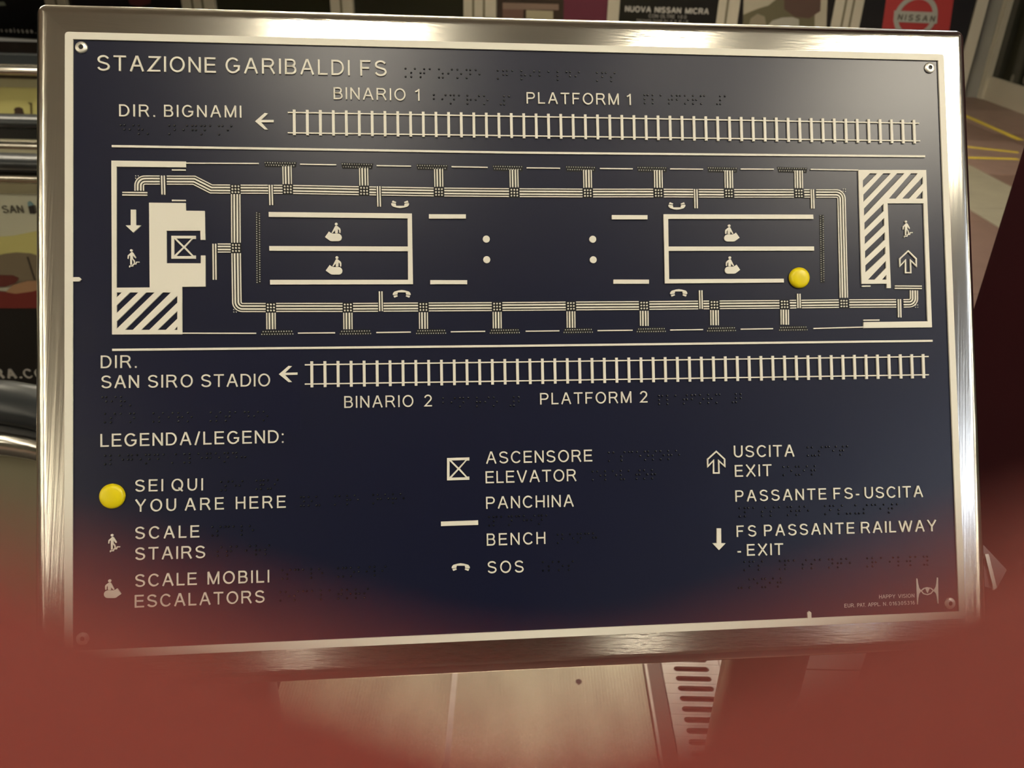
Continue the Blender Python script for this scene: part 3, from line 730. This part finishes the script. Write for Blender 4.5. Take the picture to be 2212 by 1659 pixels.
yt = interp([(458, 409), (622, 409.6), (786.6, 412.8), (948, 415.4), (1111, 416.8), (1269, 417.6), (1422, 417.6), (1574, 418.3), (1725, 418.4), (1816, 418.6)])
JT = (509, 622, 786.6, 948.2, 1110.8, 1269.3, 1422, 1574, 1725)
BT = (585.5, 818.6, 1502.8, 1754.3)
path([(301.5, 412.5), (301.5, 389.6), (345.5, 389.6)]); path([(361, 389.8), (420, 390), (457, 408.8), (497.5, 409)])
seg_path(JT[1:], BT, (520.5, 1762), yt)
path([(1762, 418.5), (1816.5, 418.6), (1822, 643.5)])
for j in JT: junction(j, yt(j))
for j, x in zip(JT[1:], (621, 786.3, 948, 1110.6, 1269.2, 1422, 1574, 1725)):
    y0 = {621: 360, 786.3: 363.8}.get(x, yt(j) - 49.5)
    path([(x - .8, y0), (x, yt(j) - 11.5)])
yb = interp([(524, 664.5), (585.5, 664.4), (751.5, 664.4), (914.6, 663.4), (1073.6, 662.5), (1233, 661.2), (1391, 660.2), (1542.7, 658.8), (1694.2, 657.6), (1822.4, 656), (1930, 655.5), (1962, 655.6)])
JB = (585.5, 751.5, 914.6, 1073.6, 1233, 1391, 1542.7, 1694.2, 1822.4)
BB = (822.7, 1513.3, 1725)
path([(510.5, 547.5), (512.2, 664.5), (574, 664.6)]); path([(509.6, 420), (510.2, 524.5)])
seg_path(JB[1:], BB, (597, 1928), yb)
path([(1951, 655.5), (1973.4, 655.2), (1973, 627.5)])
path([(1928, 655.5), (1934.5, 655.5)])
for j in JB: junction(j, yb(j))
junction(510.2, 536); path([(471, 536.2), (498.6, 536.2)])
for j in JB[:-1]: path([(j, yb(j) + 11.5), (j + .4, yb(j) + 47 - (3 if j > 1300 else 0))])
for a, b in (((352.6, 380), (353.6, 421)), ((585, 400), (586.3, 443.5)), ((818, 403), (819.2, 447)), ((1502.3, 409), (1503.2, 450.5)), ((1753.8, 409.5), (1755, 451)), ((822.3, 629.8), (823.2, 672.5)), ((1513, 627.5), (1513.8, 667.5)), ((1724.6, 634.8), (1725.4, 665.8)), ((1941.7, 646.5), (1942.6, 686)),
             ((463.5, 527), (464.3, 604.5)), ((265, 419), (319, 419.6)), ((1932, 620.6), (1990, 621))):
    path([a, b], 2)
for x, y in ((296.5, 383), (1822.8, 411.5), (508, 671.5), (1979, 661.5)):
    c = SP.px(x, y); mb = MB()
    for i in (-1, 1):
        for j in (-1, 1): SP.prism(mb, [circ((c[0] + i * .0008, c[1] + j * .0008), .00036, 6)], 0, RZ * .8)
    mb.build('corner_dots', M['dot'], sign, kind='stuff')
for s in (((372, 368), (402, 368.2)), ((372, 433.6), (402, 434)), ((1863.8, 692), (1898.4, 691.6)), ((1860.4, 618.7), (1879, 618.5))):
    rib('wall_dash', [s], .0009)

# building plans at the two ends
def shape(name, loops, label=None, h=RZ + .0002, m='white', h0=0):
    o = SP.prism(MB(), [[SP.px(*p) for p in lp] for lp in loops], h0, h).build(name, M[m], sign)
    if label: o['label'] = label
    return o
L = 500
def c4(x, y): return (x / 2.9493, 500 + y / 2.9493)
holes = [[c4(*p) for p in h] for h in (
    [(747, 390), (780, 390), (747, 422)], [(747, 472), (832, 390), (885, 390), (747, 522)], [(747, 575), (935, 390), (988, 390), (747, 622)],
    [(800, 628), (1040, 390), (1092, 390), (850, 628)], [(903, 628), (1133, 410), (1133, 455), (955, 628)], [(1008, 628), (1133, 508), (1133, 557), (1060, 628)], [(1112, 628), (1133, 607), (1133, 628)])]
shape('floor_plan_block', [[(242, 348), (402.5, 350), (402.5, 362.5), (252.8, 361), (252.8, 622), (324.6, 621.5), (323.2, 438.8), (402, 439.5), (402.5, 456), (443.2, 456.6), (444.3, 518.8), (434.3, 518.9), (433.7, 499.2), (360.6, 499.2), (361, 569.3), (434.7, 569.5), (434.9, 552.6), (444.4, 552.6), (444.8, 619.7), (394.2, 620), (394.5, 722.5), (243.4, 722.8)]] + holes,
      'cream wall block with hatched store at the left end of the map')
def c3(x, y): return (1462 + x / 2.9493, y / 2.9493)
def hl(*q): return [c3(*p) for p in q]
holes = [hl((1180, 1200), (1180, 1152), (1225, 1107), (1272, 1107)), hl((1183, 1290), (1183, 1243), (1310, 1107), (1358, 1107)), hl((1187, 1378), (1187, 1331), (1398, 1107), (1444, 1107)),
         hl((1345, 1268), (1486, 1107), (1530, 1107), (1389, 1268)), hl((1430, 1268), (1562, 1128), (1562, 1172), (1474, 1268)), hl((1517, 1268), (1562, 1218), (1562, 1268)),
         hl((1190, 1468), (1190, 1421), (1312, 1300), (1313, 1346)), hl((1192, 1558), (1192, 1511), (1316, 1390), (1317, 1437)), hl((1194, 1650), (1194, 1602), (1320, 1481), (1321, 1528)),
         hl((1196, 1738), (1196, 1692), (1323, 1572), (1324, 1618)), hl((1213, 1783), (1327, 1663), (1328, 1708), (1256, 1783)), hl((1302, 1783), (1330, 1752), (1330, 1783))]
shape('floor_plan_block', [[(1852.6, 368), (1998.6, 368.2), (2011.2, 707.4), (1863.8, 709), (1863.8, 696.2), (2002, 694.4), (1993.2, 440), (1915.5, 440), (1922.6, 622.7), (1913.8, 622.9), (1913.6, 613.4), (1859.7, 613.6)]] + holes,
      'cream hatched wall block with a stair room at the right end of the map')
# escalator boxes and benches
shape('escalator_box', [[(581, 458.8), (889.8, 462), (892.2, 614.4), (584.2, 615.2), (583.9, 605.2), (881.5, 605), (881.2, 543.4), (582.6, 542.3), (582.2, 532.2), (881, 533.3), (880.6, 472.6), (581.2, 469.4)]])
shape('escalator_box', [[(1432.4, 463.6), (1755, 464.4), (1755.6, 473.8), (1442.4, 473.6), (1443.2, 533.3), (1756.8, 533.1), (1757.2, 542), (1443.4, 542.6), (1444.4, 603.6), (1691.6, 602.6), (1692, 610.8), (1435.6, 612.8)]])
for x0, x1, y0, y1 in ((926.5, 1006.2, 463.6, 473), (1321, 1397.8, 465.4, 474.6), (929.4, 1009, 605.6, 614.4), (1324.6, 1401, 604.4, 613.4)):
    shape('bench_bar', [[(x0, y0), (x1, y0 + .2), (x1, y1), (x0, y1 + .1)]])
shape('bench_bar', [[(952.4, 1126.6), (1032.6, 1123.8), (1032.8, 1133.4), (952.6, 1136)]])
for x, y in ((1050.3, 517), (1280, 517.3), (1051.3, 561.4), (1281, 561.6)):
    SP.prism(MB(), [circ(SP.px(x, y), .0024, 24)], 0, RZ).build('pillar_dot', M['white'], sign)
# symbols
def sym(name, origin, sx, sy, loops, strokes=(), label=None, mir=1, skew=0.):
    """loops / strokes in unit coordinates, origin px top-left, size px"""
    f = lambda a, b: SP.px(origin[0] + (a if mir > 0 else 1 - a) * sx, origin[1] + b * sy - skew * a)
    mb = MB()
    for lp in loops: SP.prism(mb, [[f(*p) for p in lp]], 0, RZ)
    for pts, w, cl in strokes: SP.ribbon(mb, [f(*p) for p in pts], w * mm, 0, RZ, cl)
    o = mb.build(name, M['white'], sign)
    if label: o['label'] = label
esc_body = [(0, .78), (.235, .475), (.33, .54), (.45, .59), (.80, .59), (.90, .625), (.97, .70), (1, .79), (.97, .90), (.90, .97), (.80, 1.0), (.40, 1.0), (.30, .98)]
esc_man = [(.60, .185), (.665, .165), (.74, .185), (.90, .30), (.93, .38), (.925, .54), (.90, .56), (.85, .55), (.84, .40), (.77, .33), (.765, .55), (.72, .57), (.62, .57), (.60, .55), (.60, .40), (.46, .55), (.40, .545), (.41, .52)]
def head(cx, cy, rx, ry): return circ((cx, cy), rx, 14, ry)
for ox, oy, sx, sy, mir in ((702.4, 481.8, 36.2, 39.7, 1), (704, 554, 36, 39.6, 1), (1563.2, 485.6, 33.4, 36.6, -1), (1564.8, 554.4, 33, 37.2, -1), (225.5, 1251, 37.5, 40, -1)):
    sym('escalator_symbol', (ox, oy), sx, sy, [esc_body, esc_man, head(.67, .075, .088, .078)], mir=mir)
man = [(.28, .20), (.34, .155), (.42, .155), (.50, .20), (.70, .42), (.72, .47), (.66, .50), (.46, .34), (.455, .50), (.60, .62), (.63, .80), (.56, .82), (.53, .66), (.38, .54), (.37, .86), (.25, .86), (.24, .34), (.13, .38), (.10, .53), (.02, .52), (.04, .34)]
steps = [((.18, 1.0), (.20, .925), (.44, .925), (.50, .82), (.70, .82), (.76, .71), (1.0, .71)), ]
for ox, oy, sx, sy in ((276, 539, 26, 39), (1948.2, 477, 22, 36.6), (234.4, 1153.2, 25.8, 39)):
    sym('stairs_symbol', (ox, oy), sx, sy, [man, head(.33, .065, .11, .068)], [(steps[0], .62, False)])
phone = [(.0, .62), (.02, .40), (.10, .20), (.35, .04), (.50, 0), (.65, .04), (.90, .20), (.98, .40), (1, .62), (.95, .66), (.74, .58), (.72, .30), (.28, .30), (.26, .58), (.05, .66)]
cupl = [(.04, .76), (.25, .66), (.28, .82), (.09, 1.0)]; cupr = [(.96, .76), (.75, .66), (.72, .82), (.91, 1.0)]
def flip(lp): return [(a, 1 - b) for a, b in lp]
for ox, oy, sx, sy, fl_ in ((845, 434, 39, 16.2, 1), (1443, 437.5, 37, 16, 1), (848.4, 627, 39, 16.4, 0), (1447, 625, 37, 16.2, 0), (975.5, 1216.6, 39.5, 16.2, 0)):
    sym('phone_symbol', (ox, oy), sx, sy, [flip(l) if fl_ else l for l in (phone, cupl, cupr)])
def elev(x0, y0, x1, y1):
    w = x1 - x0; h = y1 - y0
    sk = .5 if y0 > 900 else 0
    f = lambda a, b: (x0 + a * w, y0 + b * h - (a * 3 * sk))
    loop = [(0, 0), (1, 0), (1, .14), (.88, .14), (.575, .485), (.90, .86), (1, .86), (1, 1), (0, 1)]
    tri1 = [(.20, .115), (.83, .115), (.52, .445)]; tri2 = [(.115, .13), (.47, .5), (.115, .86)]; tri3 = [(.52, .545), (.84, .885), (.20, .885)]
    shape('elevator_symbol', [[f(*p) for p in l] for l in (loop, tri1, tri2, tri3)], h=RZ)
elev(371, 510, 423.6, 559.4); elev(965.5, 989.4, 1013.8, 1037.6)
for ox, oy, sx, sy, sk in ((551.5, 245, 40, 36, 0), (603, 791, 40, 35, 1)):
    sym('left_arrow', (ox, oy), sx, sy, [[(0, .5), (.52, .0), (.70, .03), (.33, .42), (1, .42), (1, .56), (.33, .56), (.70, 1), (.52, 1.0)]], skew=sk)
for ox, oy, sx, sy in ((272.5, 453.6, 33.2, 49.6), (1538, 1141, 28.4, 47)):
    sym('down_arrow', (ox, oy), sx, sy, [[(.33, 0), (.66, 0), (.67, .68), (1, .685), (.5, 1), (0, .685), (.33, .68)]])
arr = [(.5, .03), (.96, .37), (.97, .68), (.63, .43), (.65, .97), (.35, .97), (.345, .43), (.03, .68), (.02, .37)]
for ox, oy, sx, sy in ((1941.6, 541, 37.6, 50), (1527, 973.6, 39, 49.5)):
    sym('up_arrow', (ox, oy), sx, sy, [], [(arr, .95, True)])
# maker's mark: two spindly uprights joined by an eye
f = lambda a, b: SP.px(1978.5 + a * 48, 1249.5 + b * 56 - a * 2)
mb = MB()
SP.prism(mb, [[f(*p) for p in ((0, 0), (.05, 0), (.09, .22), (.13, .36), (.22, .48), (.13, .60), (.09, .80), (.07, 1), (.04, 1), (.02, .5))]], 0, .0005)
SP.prism(mb, [[f(*p) for p in ((.93, 0), (.98, 0), (.99, .5), (1.0, 1), (.96, 1), (.92, .74), (.88, .60), (.77, .50), (.87, .36), (.91, .22))]], 0, .0005)
SP.ribbon(mb, [f(*p) for p in ((.22, .48), (.34, .40), (.50, .37), (.66, .40), (.78, .49), (.66, .60), (.50, .64), (.34, .60))], .0007, 0, .0005, True)
SP.prism(mb, [[f(*p) for p in ((.42, .40), (.60, .40), (.55, .50), (.51, .58), (.46, .50))]], 0, .0005)
mb.build('maker_mark', M['dot'], sign)

# yellow buttons, screws
def button(name, x, y, r, hgt, m, label, n=32, dimple=None):
    c = SP.px(x, y); v = []; f = []; rings = [(1, 0), (1, .35), (.97, .55), (.88, .75), (.7, .9), (.4, .98)]
    for k, (a, b) in enumerate(rings): v += [SP.P(q, hgt * b) for q in circ(c, r * a, n)]
    for k in range(len(rings) - 1): f += [(k * n + i, k * n + (i + 1) % n, (k + 1) * n + (i + 1) % n, (k + 1) * n + i) for i in range(n)]
    mb = MB()
    if dimple:
        for a, b in ((dimple, .95), (dimple * .9, .45)): v += [SP.P(q, hgt * b) for q in circ(c, r * a, n)]
        for k in range(len(rings) - 1, len(rings) + 1): f += [(k * n + i, k * n + (i + 1) % n, (k + 1) * n + (i + 1) % n, (k + 1) * n + i) for i in range(n)]
        hole = MB(); hole.add([SP.P(q, hgt * .5) for q in circ(c, r * dimple, n)], [tuple(range(n))])
    else: f.append(tuple((len(rings) - 1) * n + i for i in range(n)))
    mb.add(v, f); mb.smooth = True; o = mb.build(name, m, sign, label=label)
    if dimple: hole.build('screw_socket', M['black'], o)
button('yellow_button', 1725.5, 600.5, .0074, .0035, M['yellow'], 'round yellow marker on the map')
button('yellow_button', 243.5, 1071.5, .0080, .0035, M['yellow'], 'round yellow marker in the legend')
for x, y in ((176.5, 103), (2007.3, 147.2), (2051.5, 1303), (179, 1379)):
    button('screw', x, y, .0040, .0015, M['screw'], 'domed metal screw', 20, .42)

# posts and side bracket
def post(px, py, name='post'):
    d = ray(px, py); p = CAM + d * (.515 / d[1])
    MB().tube([(p[0], .515, 0), (p[0], .515, 1.13)], .034, 28).build('post', M['post'], sign)
    MB().tube([(p[0], .515, 0), (p[0], .515, .012)], .06, 28).build('post_base', M['dark_steel'], sign)
post(1645, 1450); post(510, 1480)
bq = SP.px(2105, 1215, hf - .034)
bk = Plane(SP.P((0, 0), hf - .034), SP.ex, SP.ey)
mb = MB(); bk.prism(mb, [[bk.px(2108, 1165), bk.px(2126, 1179), bk.px(2175, 1231), bk.px(2152, 1274), bk.px(2108, 1262)]], -.003, 0)
mb.build('side_bracket', M['post'], sign)
mb = MB(); bk.prism(mb, [[bk.px(2124, 1196), bk.px(2132, 1196), bk.px(2150, 1268), bk.px(2143, 1274)]], 0, .002)
mb.build('bracket_fold', M['plate_steel'], sign)

# ------------------------------------------------------------------ ceiling lamps
def lamp(x, y, w, l, z=2.96, m='lamp', label='', shade=False):
    e = empty('ceiling_lamp', (x, y, z), label=label, category='lamp')
    a, b = (w + .08, l + .08) if shade else (w * .35, l * .35)
    MB().box((x, y, z + .031), a, b, .05).build('housing', M['alu'], e)
    MB().box((x, y, z), w, l, .012).build('diffuser', M[m], e)
    MB().box((x, y, (z + .056 + 3.3) / 2), .02, .02, 3.3 - z - .056).build('suspension', M['alu'], e)
lamp(-.14, -.45, .24, .5, label='ceiling lamp behind the viewer, above the left of the sign', shade=True)
lamp(.75, -.40, .07, .3, label='small narrow ceiling lamp behind the viewer', shade=True)
lamp(1.6, -.35, .60, .6, label='wide ceiling lamp behind the viewer on the right', shade=True)
lamp(-2.25, -2.6, .10, 4.2, m='lamp_row', label='nearest of the three long lamp rows on the left')
lamp(-4.6, -3.6, .16, 6.4, m='lamp_row', label='middle of the three long lamp rows on the left')
lamp(-8.0, -3.0, .30, 7.4, m='lamp_row', label='outermost of the three long lamp rows on the left')
lamp(3.9, -2.8, .14, 4.6, m='lamp_cool', label='nearer bluish long lamp row on the right')
lamp(7.0, -3.0, .30, 7.4, m='lamp_row', label='outer long lamp row on the right')
lamp(0, 2.6, 1.6, .25, label='ceiling lamp over the escalators')
lamp(2.6, 3.2, 1.6, .25, m='lamp_cool', label='bluish ceiling lamp over the stone floor on the right')
lamp(-3.0, 3.4, 1.6, .25, label='ceiling lamp over the left escalators')
lamp(-2, 6.6, 2.0, .4, label='ceiling lamp in front of the far left posters')
lamp(1.6, 6.4, 2.0, .4, label='ceiling lamp in front of the far right posters')
for i, (x, w) in enumerate(((-.5, .3), (2.9, .5), (5.4, .5))):
    lamp(x, -7.2, w * .8, .4, m='lamp_row', shade=True, label=('small far lamp by the back wall, straight behind the viewer', 'far lamp by the back wall, right of the small one', 'far lamp by the back wall, rightmost')[i])

# ------------------------------------------------------------------ the hand held right by the lens
def hp(x, y, z): return CAM + (mx * x + my * y - mz * z) * mm
hand = MB()
def ball_chain(pts):
    """pts = [(x, y, z, radius)] in millimetres right / up / forward of the lens"""
    for a, b in zip(pts[:-1], pts[1:]):
        a = np.array(a, float); b = np.array(b, float); n = max(2, int(np.linalg.norm(b[:3] - a[:3]) / 1.6))
        for k in range(n + 1):
            q = a + (b - a) * k / n; c = hp(*q[:3]); r = q[3] * mm; v = [c + V3(0, 0, r)]; m = 12
            for i in range(1, 7):
                for j in range(m):
                    t = math.pi * i / 7; u = 2 * math.pi * j / m
                    v.append(c + r * V3(math.sin(t) * math.cos(u), math.sin(t) * math.sin(u), math.cos(t)))
            v.append(c - V3(0, 0, r))
            f = [(0, 1 + j, 1 + (j + 1) % m) for j in range(m)] + [(1 + i * m + j, 1 + (i + 1) * m + j, 1 + (i + 1) * m + (j + 1) % m, 1 + i * m + (j + 1) % m) for i in range(5) for j in range(m)]
            f += [(1 + 5 * m + j, 6 * m + 1, 1 + 5 * m + (j + 1) % m) for j in range(m)]
            hand.add(v, f)
ball_chain([(-23, -6.2, 13.2, 6.2), (-12, -8.25, 9.4, 7.8), (-5, -9.8, 7.0, 8), (.9, -11.0, 5.1, 8), (6, -9.8, 7.2, 8.1), (14, -8.0, 10.2, 8.4), (24, -6.0, 13.8, 9), (40, -19, 11, 9.2), (56, -36, 4, 10.5)])
ball_chain([(-12, -34, -6, 6.4), (2, -28, 6, 7.8), (22, -26, 15, 8.4), (34, -27, 16, 9), (50, -42, 10, 9.6), (60, -54, 2, 11)])
ball_chain([(-8, -52, -8, 6.2), (4, -46, 4, 7.4), (22, -44, 13, 8), (34, -45, 14, 8.6), (50, -60, 8, 9.2), (61, -71, 0, 10.5)])
ball_chain([(0, -66, -8, 5.4), (8, -62, 2, 6.4), (23, -61, 9, 7), (34, -62, 10, 7.4), (50, -76, 5, 8), (60, -86, -3, 9.5)])
ball_chain([(56, -36, 4, 10.5), (78, -80, -22, 14), (92, -108, -38, 17)])
ball_chain([(60, -54, 2, 11), (82, -92, -24, 15), (96, -116, -38, 18)])
ball_chain([(61, -71, 0, 10.5), (84, -104, -26, 15), (98, -124, -40, 18)])
ball_chain([(60, -86, -3, 9.5), (82, -112, -28, 13), (100, -128, -42, 17)])
ball_chain([(28, -40, -34, 7.5), (44, -52, -38, 9.2), (62, -68, -40, 11), (80, -92, -38, 15), (96, -114, -38, 18)])     # thumb, leaving the side of the palm
ball_chain([(96, -118, -40, 23), (128, -170, -70, 25), (190, -260, -130, 34), (250, -340, -190, 40)])
hb = hp(98, -122, -40)
ho = hand.build('hand', M['skin_shaded'], None, base=tuple(hb))
md = ho.modifiers.new('skin_surface', 'REMESH'); md.mode = 'VOXEL'; md.voxel_size = .0009; md.use_smooth_shade = True
sm = ho.modifiers.new('soften', 'SMOOTH'); sm.factor = .6; sm.iterations = 8
dg = bpy.context.evaluated_depsgraph_get()
me = bpy.data.meshes.new_from_object(ho.evaluated_get(dg)); ho.modifiers.clear(); ho.data = me
ho['label'] = "out of focus pink hand with its forefinger across the bottom of the picture"; ho['category'] = 'hand'

for o in bpy.data.objects:
    if '_b' in o.keys(): del o['_b']
